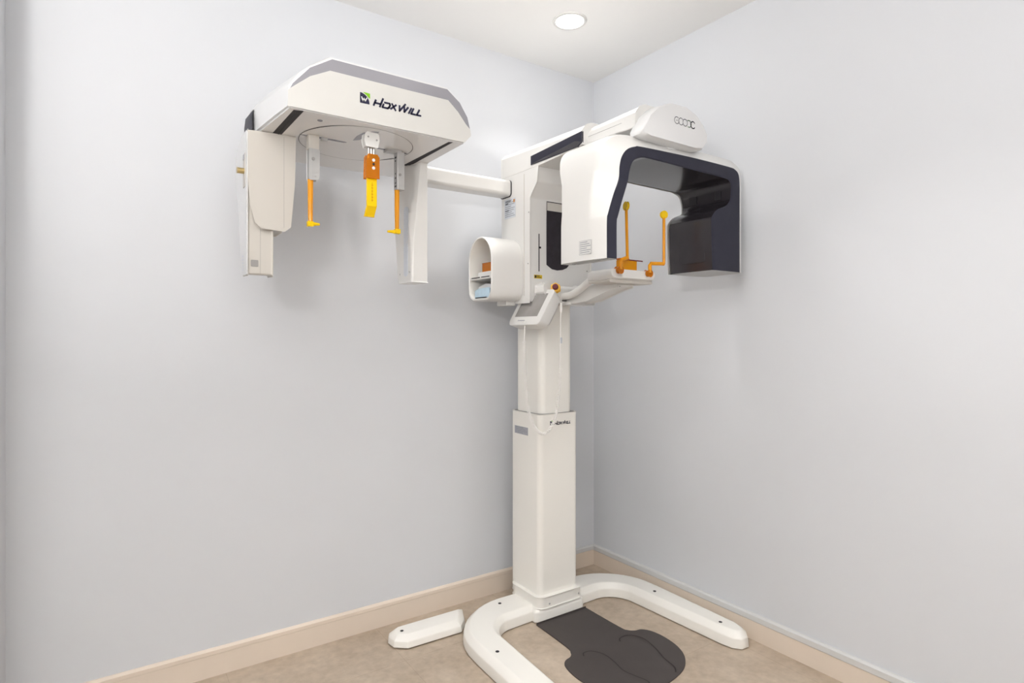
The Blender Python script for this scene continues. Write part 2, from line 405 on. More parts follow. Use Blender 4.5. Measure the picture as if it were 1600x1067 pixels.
# window with black bellows
wp = [(-.636, 1.884), (-.504, 1.884), (-.504, 1.61), (-.52, 1.592), (-.545, 1.582), (-.575, 1.578), (-.605, 1.582), (-.636, 1.600)]
bm = B(); prism(bm, wp, 'y', -.3905, -.380)
win = fin(bm, 'window', 'bellows', car)
bm = B(); box(bm, -.635, -.505, -.3915, -.385, 1.843, 1.880); fin(bm, 'window_head', 'cream', win)
bm = B(); box(bm, -.519, -.5035, -.3915, -.385, 1.61, 1.843); fin(bm, 'window_post', 'grey', win)
bm = B(); box(bm, -.680, -.6755, -.3880, -.380, 1.568, 1.735); box(bm, -.676, -.668, -.390, -.380, 1.670, 1.678)
fin(bm, 'slider_slot', 'black', car)
plate('warning_label', car, (-.705, -.3875, 1.536), X, Z, .044, .016, ['warn', 'black'], 2, label='yellow warning label', extra=[(.05, .15, .25, .85, 1)])
screw(car, (-.732, -.385, 1.825), -X, .003, m='seam'); screw(car, (-.732, -.38, 1.60), -X, .003, m='seam'); screw(car, (-.395, -.387, 1.585), -Y, .003, m='seam')
plate('safety_label', car, (-.7328, -.196, 1.822), -Y, Z, .088, .088, ['label', 'print_', 'black', 'orange'], 9, label='grey safety notice label with orange mark',
      extra=[(.1, .74, .35, .78, 2), (.08, .38, .42, .42, 2), (.82, .76, .97, .92, 3), (.1, .86, .6, .89, 2)])
# front block that carries panel, button and chin rest
bm = B(); prism(bm, [(-.385, 1.425), (-.385, 1.515), (-.455, 1.505), (-.47, 1.49), (-.47, 1.425)], 'x', -.665, -.425)
fb = fin(bm, 'front_block', 'white', xr, bevel=.006)
bm = B(); box(bm, -.615, -.485, -.4715, -.465, 1.434, 1.438); fin(bm, 'front_slot', 'black', fb)
bm = B(); prism(bm, rrect(-.60, -.44, -.50, -.40, .02), 'z', 1.418, 1.430); fin(bm, 'cable_tray', 'white', fb, bevel=.003)

# --- storage holder on the side of the carriage: tunnel open to the left
yc, hw = -.242, .100
arch = [(yc - hw, 1.50)] + [(yc + hw * math.cos(math.radians(a)), 1.617 + hw * 1.05 * math.sin(math.radians(a))) for a in range(180, -1, -12)] + [(yc + hw, 1.50), (yc + .095, 1.468), (yc + .082, 1.448), (yc + .062, 1.438), (yc - .062, 1.438), (yc - .082, 1.448), (yc - .095, 1.468)]
arch = [(yc - (p[0] - yc) * 1, p[1]) for p in arch]
def shrink(pts, t):
    cy, cz = yc, 1.58
    return [(cy + (p[0] - cy) * (1 - t / .1), cz + (p[1] - cz) * (1 - t / .14)) for p in pts]
inn = shrink(arch, .009)
x0, x1 = -.897, -.733
bm = B(); RR = loft(bm, [[(x1, *p) for p in arch], [(x0 + .012, *p) for p in arch], [(x0 + .003, *p) for p in shrink(arch, .001)], [(x0, *p) for p in shrink(arch, .004)], [(x0, *p) for p in shrink(arch, .007)], [(x0 + .003, *p) for p in inn], [(-.745, *p) for p in inn]])
for f in bm.faces:
    if all(abs(v.co.x - x0 - .003) < 1e-6 or v.co.x > x0 + .02 for v in f.verts) and all(v in RR[5] + RR[6] for v in f.verts): f.material_index = 1
sh = fin(bm, 'storage_holder', ['white', 'white_lift'], xr)
bm = B(); box(bm, -.893, -.746, yc - .090, yc + .090, 1.532, 1.545); fin(bm, 'shelf', 'white', sh, bevel=.002)
bm = B(); box(bm, -.878, -.760, yc - .080, yc + .045, 1.5445, 1.567); fin(bm, 'shelf_tray', 'white', sh, bevel=.003)
bm = B(); box(bm, -.8945, -.891, yc - .075, yc - .008, 1.5395, 1.5435); box(bm, -.8945, -.891, yc + .005, yc + .075, 1.5395, 1.5435); fin(bm, 'shelf_slot', 'black', sh)
bm = B(); box(bm, -.8925, -.889, yc - .045, yc + .045, 1.450, 1.4535); fin(bm, 'bottom_slot', 'black', sh)
bm = B(); box(bm, -.89, -.746, yc - .064, yc + .064, 1.447, 1.4495); fin(bm, 'bottom_tray', 'white', sh)
bm = B(); box(bm, -.78, -.73, -.28, -.20, 1.418, 1.442); fin(bm, 'holder_bracket', 'white', xr, bevel=.004)

# --- overhead arm
cx = -.548
def sect(y, w, zb, zs, zt, ch=.045, zb2=0):
    return [(cx - w, y, zb), (cx - w, y, zs), (cx - w + ch * .45, y, zs + (zt - zs) * .7), (cx - w + ch, y, zt), (cx + w - ch, y, zt), (cx + w - ch * .45, y, zs + (zt - zs) * .7), (cx + w, y, zs), (cx + w, y, zb)]
bm = B(); loft(bm, [sect(-.172, .1855, 2.012, 2.105, 2.132), sect(-.30, .1855, 2.012, 2.100, 2.130), sect(-.50, .1855, 2.014, 2.092, 2.126), sect(-.70, .1855, 2.024, 2.083, 2.122), sect(-.742, .1850, 2.032, 2.083, 2.120)])
arm = fin(bm, 'overhead_arm', 'white', xr, bevel=.003, seg=2, angle=25)
bm = B(); prism(bm, [(-.405, 2.064), (-.742, 2.080), (-.742, 2.038), (-.715, 2.027), (-.405, 2.027)], 'x', -.7355, -.730)
dp = fin(bm, 'dark_side_panel', 'dark', arm, bevel=.0015, seg=1)
bm = B(); prism(bm, [(-.41, 2.030), (-.70, 2.052), (-.742, 2.040), (-.715, 2.0275), (-.41, 2.0275)], 'x', -.7365, -.7350); fin(bm, 'lower_facet', 'darkl', dp)
bm = B(); loft(bm, [sect(-.73, .158, 2.036, 2.080, 2.112), sect(-.88, .158, 2.034, 2.082, 2.114), sect(-1.0, .160, 2.028, 2.082, 2.116)])
fa = fin(bm, 'front_arm', 'white', xr, bevel=.003, seg=2, angle=25)
bm = B(); box(bm, cx - .1588, cx - .157, -1.0, -.745, 2.0625, 2.0638); fin(bm, 'seam_line', 'seam', fa)
capf = [(cx - .180, 1.990), (cx - .183, 2.005), (cx - .150, 2.062), (cx - .105, 2.100), (cx - .03, 2.130), (cx + .055, 2.132), (cx + .115, 2.112), (cx + .158, 2.078), (cx + .180, 2.045), (cx + .178, 2.018), (cx + .155, 1.990), (cx + .11, 1.980), (cx - .15, 1.982)]
capb = [(cx + (p[0] - cx) * .955, 2.055 + (p[1] - 2.055) * .96) for p in capf]
bm = B(); loft(bm, [[(p[0], -.985, p[1]) for p in capb], [(p[0], -1.012, p[1]) for p in capf], [(cx + (p[0] - cx) * .985, -1.038, 2.055 + (p[1] - 2.055) * .98) for p in capf], [(cx + (p[0] - cx) * .93, -1.052, 2.055 + (p[1] - 2.055) * .92) for p in capf]])
cap = fin(bm, 'arm_end_cap', 'whiteb', xr, sharp=60)
bm = B(); o = (-.553, -1.0521, 2.068); r = .0125
def ring(cxx, a0, a1, mi, th): strokes(bm, [arc(cxx, 0, r, a0, a1, 24)], o, X, Z, 1, th, 0, mi)
ring(0, 50, 350, 0, .0022); ring(.0228, 40, 330, 0, .0022); ring(.0456, 0, 360, 0, .0022); ring(.0675, -120, 130, 1, .003); ring(.090, 40, 320, 0, .0034)
strokes(bm, [[(-.001, 0), (.002, 0)]], o, X, Z, 1, .003, 0, 0)
fin(bm, 'series_logo', ['navy', 'greenp'], cap, smooth=False)
bm = B(); cyl(bm, (-.53, -.90, 1.975), (-.53, -.90, 2.04), .115, 40); fin(bm, 'rotation_hub', 'under', xr)

# --- rotating C-arm
O = [(-.878, 1.547), (-.878, 1.671), (-.872, 1.70), (-.848, 1.765), (-.824, 1.82), (-.819, 1.865), (-.808, 1.900), (-.783, 1.928), (-.745, 1.944), (-.70, 1.950), (-.45, 1.957), (-.22, 1.957), (-.175, 1.952), (-.152, 1.936), (-.145, 1.90), (-.145, 1.83), (-.145, 1.80), (-.145, 1.78), (-.145, 1.75), (-.145, 1.72), (-.145, 1.54)]
I = [(-.831, 1.547), (-.831, 1.668), (-.826, 1.692), (-.803, 1.755), (-.780, 1.815), (-.770, 1.855), (-.757, 1.887), (-.735, 1.904), (-.705, 1.912), (-.66, 1.914), (-.45, 1.911), (-.25, 1.908), (-.215, 1.902), (-.203, 1.886), (-.202, 1.86), (-.208, 1.825), (-.235, 1.800), (-.285, 1.780), (-.315, 1.755), (-.325, 1.72), (-.318, 1.54)]
Q = [(-.892, 1.547), (-.892, 1.67), (-.892, 1.70), (-.892, 1.765), (-.892, 1.83), (-.889, 1.885), (-.878, 1.930), (-.852, 1.962), (-.81, 1.985), (-.74, 1.998), (-.45, 2.004), (-.20, 2.006), (-.135, 1.998), (-.107, 1.970), (-.099, 1.93), (-.097, 1.83), (-.097, 1.80), (-.097, 1.78), (-.097, 1.75), (-.097, 1.72), (-.097, 1.540)]
def dense(P, k=5): return [tuple(p) for p in catmull([(a, b, 0) for a, b in P], k)]
def lin(P, k=5):
    o = []
    for a, b in zip(P, P[1:]):
        for s in range(k): o.append(a + (b - a) * s / k)
    return o + [P[-1]]
fy = lin([-.955] * 3 + [-.965, -.98, -.985, -.985, -.985] + [-.985] * 5 + [-.995] * 8)          # where the front chamfer starts on the casing
by = lin([-.815] * 5 + [-.80, -.79, -.78, -.77, -.77, -.77, -.77, -.775, -.79, -.80, -.81] + [-.83] * 5)
Od, Id, Qd = dense(O), dense(I), dense(Q)
n = len(Od)
Cc = (-.5, 1.75)
def toward(p, q, t): return (p[0] + (q[0] - p[0]) * t, p[1] + (q[1] - p[1]) * t)
bm = B()
rows = [[(Od[i][0], -1.030, Od[i][1]) for i in range(n)],
        [(*toward(Qd[i], Od[i], .12)[:1], fy[i] - .012, toward(Qd[i], Od[i], .12)[1]) for i in range(n)],
        [(Qd[i][0], fy[i] + .012, Qd[i][1]) for i in range(n)],
        [(Qd[i][0], by[i] + .005, Qd[i][1]) for i in range(n)],
        [(*toward(Qd[i], Id[i], .22)[:1], by[i] + .026, toward(Qd[i], Id[i], .22)[1]) for i in range(n)],
        [(Id[i][0], by[i] + .022, Id[i][1]) for i in range(n)]]
R = loft(bm, rows, False, False)
for e in (0, n - 1):
    bm.faces.new([r_[e] for r_ in R]).material_index = 1
car_arm = fin(bm, 'rotating_arm', ['white', 'grey'], xr, sharp=40)
bm = B()
rows = [[(Od[i][0], -1.0300, Od[i][1]) for i in range(n)],
        [(toward(Od[i], Id[i], .08)[0], -1.0325, toward(Od[i], Id[i], .08)[1]) for i in range(n)],
        [(toward(Id[i], Od[i], .10)[0], -1.0325, toward(Id[i], Od[i], .10)[1]) for i in range(n)],
        [(Id[i][0], -1.029, Id[i][1]) for i in range(n)],
        [(Id[i][0], by[i] + .008, Id[i][1]) for i in range(n)],
        [(toward(Id[i], Od[i], .15)[0], by[i] + .024, toward(Id[i], Od[i], .15)[1]) for i in range(n)]]
R = loft(bm, rows, False, False)
for k, row in enumerate(R): pass
for f in bm.faces:
    f.material_index = 0 if all(v.co.y < -1.0285 for v in f.verts) else 1
# bottom closing plates of the two heads
for sgn, zz, xs in ((0, 1.5475, (-.872, -.831)), (1, 1.5405, (-.320, -.145))):
    ya = -1.03; yb = -.815 if sgn == 0 else -.83
    vs = [bm.verts.new((xs[0], ya, zz)), bm.verts.new((xs[1], ya, zz)), bm.verts.new((xs[1], yb, zz)), bm.verts.new((xs[0], yb, zz))]
    f = bm.faces.new(vs); f.material_index = 2
lining = fin(bm, 'dark_lining', ['dark', 'darkl', 'grey'], car_arm, sharp=35)
bm = B(); box(bm, -.862, -.832, -1.02, -.83, 1.5450, 1.5476); fin(bm, 'underside_plate', 'grey', car_arm)
plate('rating_label', car_arm, (-.8922, -.908, 1.568), -Y, Z, .062, .048, ['white', 'print_'], 6, label='small printed label', extra=[(.0, .0, 1, .02, 1), (0, .98, 1, 1, 1), (0, 0, .015, 1, 1), (.985, 0, 1, 1, 1)])
# sensor window and vents inside the right head
bm = B(); prism(bm, rrect(-.995, -.872, 1.575, 1.700, .010), 'x', -.3235, -.3205)
fin(bm, 'sensor_window', 'darkl', lining, bevel=.001, seg=1)
for (ya, yb) in ((-.865, -.825), (-.985, -.955)):
    bm = B(); prism(bm, rrect(ya, yb, 1.838, 1.872, .004), 'x', -.2065, -.2035); fin(bm, 'vent', 'black', lining)

# --- touch panel
e1 = Vector((0, -1, 0)); e2 = Vector((.085, -.01, .150)).normalized(); e3 = e1.cross(e2).normalized()
if e3.x > 0: e3 = -e3
P0 = Vector((-.772, -.275, 1.330))
mtx = Matrix((( e1.x, e2.x, e3.x, P0.x), (e1.y, e2.y, e3.y, P0.y), (e1.z, e2.z, e3.z, P0.z), (0, 0, 0, 1)))
w, hgt = .228, .178
bm = B(); loft(bm, [[mtx @ Vector((p[0], p[1], z)) for p in rrect(ins, w - ins, ins, hgt - ins, .026)] for z, ins in ((-.074, .030), (-.052, .008), (-.004, 0), (0, .003))])
cp = fin(bm, 'control_panel', 'white', xr, sharp=50)
bm = B(); loft(bm, [[mtx @ Vector((p[0], p[1], z)) for p in rrect(.028, w - .034, .042, hgt - .022, .002)] for z in (-.001, .0006)])
scr = fin(bm, 'touch_screen', 'screen', cp)
bm = B(); strokes(bm, [[(a * .0045, 0), (a * .0045 + .003, 0)] for a in range(9)], P0 + e1 * .078 + e2 * .022, e1, e2, 1, .004, 0, 0, .0008); strokes(bm, [[(0, 0), (.002, 0)]], P0 + e1 * .070 + e2 * .022, e1, e2, 1, .006, 0, 0, .0008)
fin(bm, 'panel_logo', 'print_', cp, smooth=False)
bm = B(); cyl(bm, (-.738, -.470, 1.326), (-.738, -.470, 1.332), .008); fin(bm, 'rubber_plug', 'black', cp)
bm = B(); prism(bm, [(-.700, 1.470), (-.700, 1.500), (-.665, 1.515), (-.55, 1.51), (-.55, 1.45), (-.66, 1.42)], 'y', -.46, -.39)
fin(bm, 'panel_arm', 'white', xr, bevel=.006)
# emergency stop
nb = Vector((-.62, -.68, .30)).normalized(); pb = Vector((-.652, -.472, 1.490))
bm = B(); tube(bm, [pb - nb * .01, pb + nb * .008], [.021, .019], 6)
es = fin(bm, 'emergency_stop', 'btn', xr, bevel=.003)
bm = B(); tube(bm, [pb + nb * .006, pb + nb * .017, pb + nb * .020], [.013, .013, .010], 18); fin(bm, 'push_button', 'red', es, label='dark red push button')

# --- chin rest tray and arm
bm = B()
loft(bm, [[(x, y_, z) for x, z in rrect(-.690 + a, -.438 - a, z0, 1.540, [.012, .012, .02, .02])] for y_, z0, a in ((-.665, 1.497, .055), (-.70, 1.497, .02), (-.74, 1.497, 0), (-.835, 1.500, 0), (-.850, 1.508, .006))])
tray = fin(bm, 'chin_rest_tray', 'white', xr, sharp=45)
bm = B(); loft(bm, [[(x, y_, z) for x, z in rrect(-.682, -.446, 1.490, 1.502, .006)] for y_ in (-.72, -.838)]); fin(bm, 'tray_underside', 'cream', tray)
def bar(path, r, name, m='white', flat=1.0):
    bm = B(); tube(bm, catmull(path, 8), r, 16, True, 0, flat); return fin(bm, name, m, xr)
bar([(-.605, -.450, 1.455), (-.610, -.52, 1.458), (-.612, -.58, 1.475), (-.612, -.64, 1.505), (-.612, -.69, 1.522), (-.612, -.74, 1.525)], .0155, 'support_tube')
bm = B(); pr = [(-.455, 1.430), (-.53, 1.430), (-.60, 1.436), (-.68, 1.458), (-.74, 1.475), (-.78, 1.482), (-.78, 1.495), (-.70, 1.497), (-.64, 1.488), (-.58, 1.468), (-.52, 1.452), (-.455, 1.450)]
prism(bm, pr, 'x', -.588, -.500); fin(bm, 'support_arm', 'white', xr, bevel=.008)
screw(tray, (-.57, -.78, 1.481), -Z, .003, m='seam')
# knobs, temple supports, chin cup
def sphere(bm, c, r, sx=1, sy=1, sz=1):
    bmesh.ops.create_uvsphere(bm, u_segments=20, v_segments=12, radius=r, matrix=Matrix.Translation(c) @ Matrix.Diagonal((sx, sy, sz, 1)))
def amber_arm(name, knob, pts, rod_top, pad_n, pad):
    r0 = B(); tube(r0, pts, .0075, 10); t = fin(r0, name, 'amber', xr)
    bm = B(); k = Vector(knob); cyl(bm, k + Y * .012, k - Y * .012, .0135, 20); fin(bm, 'pivot_knob', 'ambd', t, bevel=.002, label='dark amber pivot knob')
    bm = B(); a = Vector(pts[-1]); cyl(bm, a, Vector(rod_top), .0058, 12); fin(bm, 'rod', 'amber', t)
    bm = B(); c = Vector(rod_top) + Z * .012; nn = Vector(pad_n).normalized()
    tube(bm, [c - nn * .0045, c + nn * .0045], [pad, pad], 24); fin(bm, 'temple_pad', 'yellow', t, bevel=.001, label='round yellow temple pad')
amber_arm('temple_support', (-.486, -.853, 1.531), [(-.486, -.862, 1.533), (-.486, -.862, 1.564), (-.483, -.864, 1.570), (-.430, -.879, 1.571), (-.425, -.880, 1.571)], (-.425, -.880, 1.755), (-.3, -1, 0), .0150)
amber_arm('temple_support', (-.647, -.853, 1.535), [(-.647, -.862, 1.537), (-.647, -.862, 1.566), (-.644, -.864, 1.574), (-.625, -.870, 1.581), (-.617, -.868, 1.583)], (-.617, -.862, 1.770), (-1, .25, 0), .0165)
bm = B(); box(bm, -.572, -.492, -.80, -.76, 1.536, 1.588)
cc = fin(bm, 'chin_cup', 'amber', tray, bevel=.004)
bm = B(); box(bm, -.600, -.55, -.815, -.79, 1.583, 1.590); fin(bm, 'chin_clip', 'ambd', cc, bevel=.002)
bm = B(); cyl(bm, (-.54, -.80, 1.587), (-.462, -.80, 1.586), .0025, 8); fin(bm, 'pin', 'red', cc)

# --- side (cephalometric) arm and head
bm = B(); 
def csec(x): return [(x, *p) for p in rrect(-.250, -.165, 1.922, 1.995, .016)]
loft(bm, [csec(-1.25), csec(-.735)])
ca = fin(bm, 'side_arm', 'white', xr)
bm = B(); loft(bm, [[(x, *p) for p in rrect(-.2525, -.162, 1.9190, 1.9955, .018)] for x in (-.7365, -.731)]); fin(bm, 'end_gasket', 'black', ca)

F = [(-1.824, 1.962), (-1.824, 2.000), (-1.822, 2.022), (-1.795, 2.062), (-1.763, 2.094), (-1.706, 2.133), (-1.50, 2.133), (-1.300, 2.133), (-1.252, 2.098), (-1.222, 2.052), (-1.211, 2.012), (-1.215, 1.984), (-1.236, 1.960), (-1.50, 1.958)]
def hl(y_, dxl, dxr, dz, zf=1.):
    o = []
    for i, (x, z) in enumerate(F):
        xx = x + (dxl if x < -1.5 else dxr) * (1 if abs(x + 1.5) > .15 else .3)
        zz = z if z < 1.97 else z + dz * (1 if z < 2.1 else .2)
        o.append((xx, y_, zz))
    return o
bm = B(); loft(bm, [hl(-.695, .004, -.004, -.002), hl(-.690, 0, 0, 0), hl(-.60, -.012, 0, .006), hl(-.45, -.028, 0, .018), hl(-.34, -.036, 0, .026), hl(-.25, -.036, -.002, .024), hl(-.20, -.022, -.02, .01), hl(-.13, .05, -.05, -.03)])
ch = fin(bm, 'side_head', 'whiteb', xr, sharp=28)
# lower front panel (white), silver band above it
band_b = [(-1.821, 2.008), (-1.763, 2.056), (-1.704, 2.087), (-1.302, 2.087), (-1.265, 2.056), (-1.233, 2.019), (-1.219, 2.006)]
band_t = [(-1.812, 2.026), (-1.763, 2.083), (-1.697, 2.125), (-1.304, 2.125), (-1.256, 2.090), (-1.226, 2.046), (-1.216, 2.010)]
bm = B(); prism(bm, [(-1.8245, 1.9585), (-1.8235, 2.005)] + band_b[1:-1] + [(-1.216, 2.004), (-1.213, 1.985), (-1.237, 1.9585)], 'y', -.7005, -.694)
fp = fin(bm, 'front_panel', 'white_dim', ch, bevel=.002, seg=2)
bm = B(); prism(bm, band_b + band_t[::-1], 'y', -.6985, -.693); fin(bm, 'silver_band', 'greyd', ch, bevel=.001, seg=1, label='silver-grey band along the upper front edge')
maker_logo('logo', fp, (-1.570, -.7006, 2.013), X, Z, .170)
# underside
bm = B(); prism(bm, [(-1.818, -.694), (-1.24, -.694), (-1.232, -.25), (-1.28, -.135), (-1.79, -.135), (-1.850, -.23), (-1.855, -.34)], 'z', 1.954, 1.963)
us = fin(bm, 'underside_panel', 'under', ch, bevel=.002)
def annulus(bm, cx_, cy_, r, w0, w1, z, k=96):
    a = [bm.verts.new((cx_ + r * math.cos(math.tau * i / k), cy_ + r * math.sin(math.tau * i / k), z)) for i in range(k)]
    b = []
    for i in range(k):
        t = math.tau * i / k; ww = w0 + (w1 - w0) * abs(math.cos(t - .62)) ** 14
        b.append(bm.verts.new((cx_ + (r - ww) * math.cos(t), cy_ + (r - ww) * math.sin(t), z)))
    for i in range(k): bm.faces.new((a[i], a[(i + 1) % k], b[(i + 1) % k], b[i]))
bm = B(); annulus(bm, -1.54, -.475, .193, .0018, .006, 1.9534); fin(bm, 'turntable_groove', 'black', us, smooth=False)
for q in ([(-1.807, -.683), (-1.780, -.690), (-1.785, -.33), (-1.813, -.33)], [(-1.289, -.680), (-1.276, -.686), (-1.276, -.33), (-1.300, -.33)]):
    bm = B(); prism(bm, q, 'z', 1.9530, 1.956); sl = fin(bm, 'slide_track', 'black', us, label='dark slide track')
    mx_ = (q[0][0] + q[1][0]) / 2
    bm = B(); box(bm, mx_ - .0015, mx_ + .0015, -.67, -.34, 1.952, 1.954); fin(bm, 'rail', 'black', sl)
def slit(pts, z=1.9532):
    bm = B(); prism(bm, pts, 'z', z, 1.956); fin(bm, 'slit', 'greyd', us)
slit([(-1.735, -.470), (-1.70, -.466), (-1.585, -.469), (-1.575, -.475), (-1.585, -.481), (-1.70, -.485)])
slit([(-1.465, -.470), (-1.36, -.466), (-1.345, -.473), (-1.36, -.482), (-1.465, -.482)])
slit([(-1.567, -.510), (-1.572, -.56), (-1.566, -.605), (-1.545, -.635), (-1.525, -.645), (-1.525, -.60), (-1.545, -.58), (-1.55, -.53)])
bm = B(); cyl(bm, (-1.717, -.64, 1.9525), (-1.717, -.64, 1.955), .008); fin(bm, 'round_port', 'greyd', us)
# dark corner panel at the far left end
bm = B()
pl = [(-1.8622, -.390), (-1.8622, -.250), (-1.8480, -.198)]
vs = []
for z, dx in ((1.966, 0), (2.010, -.001), (2.044, .003)):
    vs.append([(p[0] - .0015 + dx, p[1], z) for p in pl])
vs[2][0] = (vs[2][0][0] + .002, -.372, 2.040)
loft(bm, vs + [[(p[0] + .03, p[1], p[2]) for p in vs[-1]]], False, False)
fin(bm, 'dark_corner_panel', 'dark', ch, label='dark grey corner panel')

# ear posts
def ear_post(x, s):
    t = B(); box(t, x - .019, x + .019, -.49, -.455, 1.905, 1.956); t = fin(t, 'ear_post', 'white', ch, bevel=.002)
    return t
# left post
bm = B(); box(bm, -1.711, -1.676, -.495, -.462, 1.905, 1.956)
p1 = fin(bm, 'ear_post', 'cream', xr, bevel=.002)
bm = B(); prism(bm, [(-1.709, 1.905), (-1.677, 1.905), (-1.678, 1.815), (-1.682, 1.806), (-1.706, 1.804), (-1.709, 1.81)], 'y', -.497, -.468); g = fin(bm, 'clamp_block', 'grey', p1, bevel=.002)
bm = B(); cyl(bm, (-1.697, -.497, 1.873), (-1.697, -.4995, 1.873), .0055); fin(bm, 'clamp_screw', 'seam', p1)
screw(p1, (-1.686, -.497, 1.896), -Y, .0028); screw(p1, (-1.687, -.497, 1.817), -Y, .0028)
bm = B(); tube(bm, [(-1.702, -.483, 1.806), (-1.702, -.483, 1.665)], [.0095, .0078], 8); fin(bm, 'ear_rod', 'amber', p1, label='orange see-through ear rod')
bm = B(); cyl(bm, (-1.712, -.483, 1.658), (-1.672, -.483, 1.660), .0090, 16, 0, .0042); box(bm, -1.712, -1.694, -.492, -.474, 1.650, 1.666); fin(bm, 'ear_plug', 'yellow', p1)
bm = B(); box(bm, -1.665, -1.645, -.486, -.470, 1.945, 1.955); fin(bm, 'slide_stop', 'grey', p1)
# right post
bm = B(); box(bm, -1.398, -1.370, -.497, -.463, 1.812, 1.950)
p2 = fin(bm, 'ear_post', 'grey', xr, bevel=.003)
bm = B(); box(bm, -1.437, -1.38, -.495, -.462, 1.945, 1.957); fin(bm, 'slide_stop', 'grey', p2, bevel=.001)
bm = B(); cyl(bm, (-1.388, -.497, 1.866), (-1.388, -.4995, 1.866), .005); fin(bm, 'clamp_screw', 'seam', p2)
screw(p2, (-1.393, -.497, 1.898), -Y, .0024); screw(p2, (-1.393, -.497, 1.826), -Y, .0024)
bm = B()
for (z, ww) in ((1.93, .012), (1.918, .004), (1.872, .003), (1.856, .005), (1.838, .004), (1.826, .010)):
    strokes(bm, [[(-ww / 2, 0), (ww / 2, 0)]], (-1.3982, -.481, z), -Y, Z, 1, .006, 0, 0)
strokes(bm, [[(0, 0), (0, .104)]], (-1.3982, -.481, 1.826), -Y, Z, 1, .0008, 0, 0)
fin(bm, 'scale_marks', 'black', p2, smooth=False)
bm = B(); tube(bm, [(-1.394, -.483, 1.812), (-1.394, -.483, 1.668)], [.0095, .0078], 8); fin(bm, 'ear_rod', 'amber', p2, label='orange see-through ear rod')
bm = B(); cyl(bm, (-1.386, -.483, 1.662), (-1.430, -.483, 1.660), .0088, 16, 0, .0040); box(bm, -1.402, -1.384, -.492, -.474, 1.655, 1.671); fin(bm, 'ear_plug', 'yellow', p2)
# nasion support
bm = B(); prism(bm, [(-1.563, 1.907), (-1.525, 1.907), (-1.520, 1.930), (-1.522, 1.948), (-1.535, 1.958), (-1.553, 1.958), (-1.566, 1.945), (-1.568, 1.925)], 'y', -.628, -.600)
ns = fin(bm, 'nose_support', 'white', xr, bevel=.002)
screw(ns, (-1.557, -.628, 1.937), -Y, .003, m='seam'); screw(ns, (-1.528, -.628, 1.930), -Y, .003, m='seam')
for xx in (-1.551, -1.542, -1.533):
    bm = B(); cyl(bm, (xx, -.616, 1.912), (xx, -.616, 1.868), .0042, 10); fin(bm, 'guide_rod', 'metal', ns)
bm = B(); prism(bm, [(-1.561, 1.872), (-1.556, 1.880), (-1.527, 1.880), (-1.521, 1.872), (-1.521, 1.804), (-1.563, 1.804)], 'y', -.630, -.604)
hd = fin(bm, 'amber_holder', 'ambd', ns, bevel=.002, label='dark amber holder block')
for z, m_ in ((1.862, 'whiteb'), (1.849, 'black'), (1.836, 'whiteb')):
    bm = B(); cyl(bm, (-1.540, -.630, z), (-1.540, -.632, z), .0052 if m_ == 'whiteb' else .004, 14); fin(bm, 'rivet', m_, hd)
bm = B(); loft(bm, [[(-1.558, y_ - .005, z), (-1.524, y_ - .005, z), (-1.524, y_ + .005, z), (-1.558, y_ + .005, z)] for y_, z in ((-.616, 1.806), (-.616, 1.713), (-.605, 1.700), (-.592, 1.682))])
bl = fin(bm, 'nose_blade', 'yellow', ns, bevel=.0015, seg=2, angle=50, label='bright yellow see-through nose blade')
bm = B(); strokes(bm, [[(0, 0), (0, .062)]] + [[(-.003, .01 * k + .004), (.003, .01 * k + .004)] for k in range(6)], (-1.541, -.6212, 1.728), X, Z, 1, .0012, 0, 0); fin(bm, 'scale_marks', 'ambd', bl, smooth=False)

# --- image sensor unit on the left
prof = [(-.418, 1.487), (-.345, 1.490), (-.315, 1.53), (-.30, 1.60), (-.275, 1.70), (-.235, 1.79), (-.215, 1.85), (-.22, 1.895), (-.26, 1.930), (-.32, 1.952), (-.418, 1.953)]
bm = B(); prism(bm, prof, 'x', -1.884, -1.807)
sn = fin(bm, 'image_sensor', 'cream', xr, bevel=.006, seg=3)
bm = B(); prism(bm, [(p[0] + .004 * (1 if p[0] < -.4 else -1), p[1]) for p in prof], 'x', -1.888, -1.8835); fin(bm, 'side_cover', 'whiteb', sn, bevel=.002)
bx = [(-1.883, 1.946), (-1.884, 1.80), (-1.876, 1.71), (-1.862, 1.655), (-1.845, 1.640), (-1.775, 1.636), (-1.757, 1.650), (-1.744, 1.80), (-1.741, 1.952)]
bm = B(); prism(bm, bx, 'y', -.437, -.31)
fcv = fin(bm, 'sensor_cover', 'cream', sn, bevel=.004)
bm = B(); box(bm, -1.776, -1.7752, -.4375, -.436, 1.645, 1.946); fin(bm, 'seam_line', 'seam', fcv)
bm = B(); box(bm, -1.846, -1.8452, -.4186, -.417, 1.490, 1.638); fin(bm, 'seam_line', 'seam', sn)
bm = B(); prism(bm, rrect(-1.875, -1.852, 1.512, 1.534, .003), 'y', -.4195, -.417); fin(bm, 'sensor_port', 'seam', sn)
bm = B(); box(bm, -1.8895, -1.8875, -.398, -.366, 1.775, 1.885); fin(bm, 'handle_slot', 'cream', sn)
bm = B(); box(bm, -1.890, -1.8885, -.396, -.368, 1.866, 1.884); fin(bm, 'slot_shadow_gap', 'greyd', sn)
bm = B(); cyl(bm, (-1.885, -.384, 1.828), (-1.911, -.384, 1.828), .0095, 20); fin(bm, 'brass_knob', 'gold', sn, bevel=.002, label='brass locking knob')
bm = B()
for k in range(5): strokes(bm, [[(0, k * .011), (.016, k * .011)]], (-1.8885, -.355, 1.505), -Y, Z, 1, .006, 0, 0)
fin(bm, 'printed_marks', 'label', sn, smooth=False)

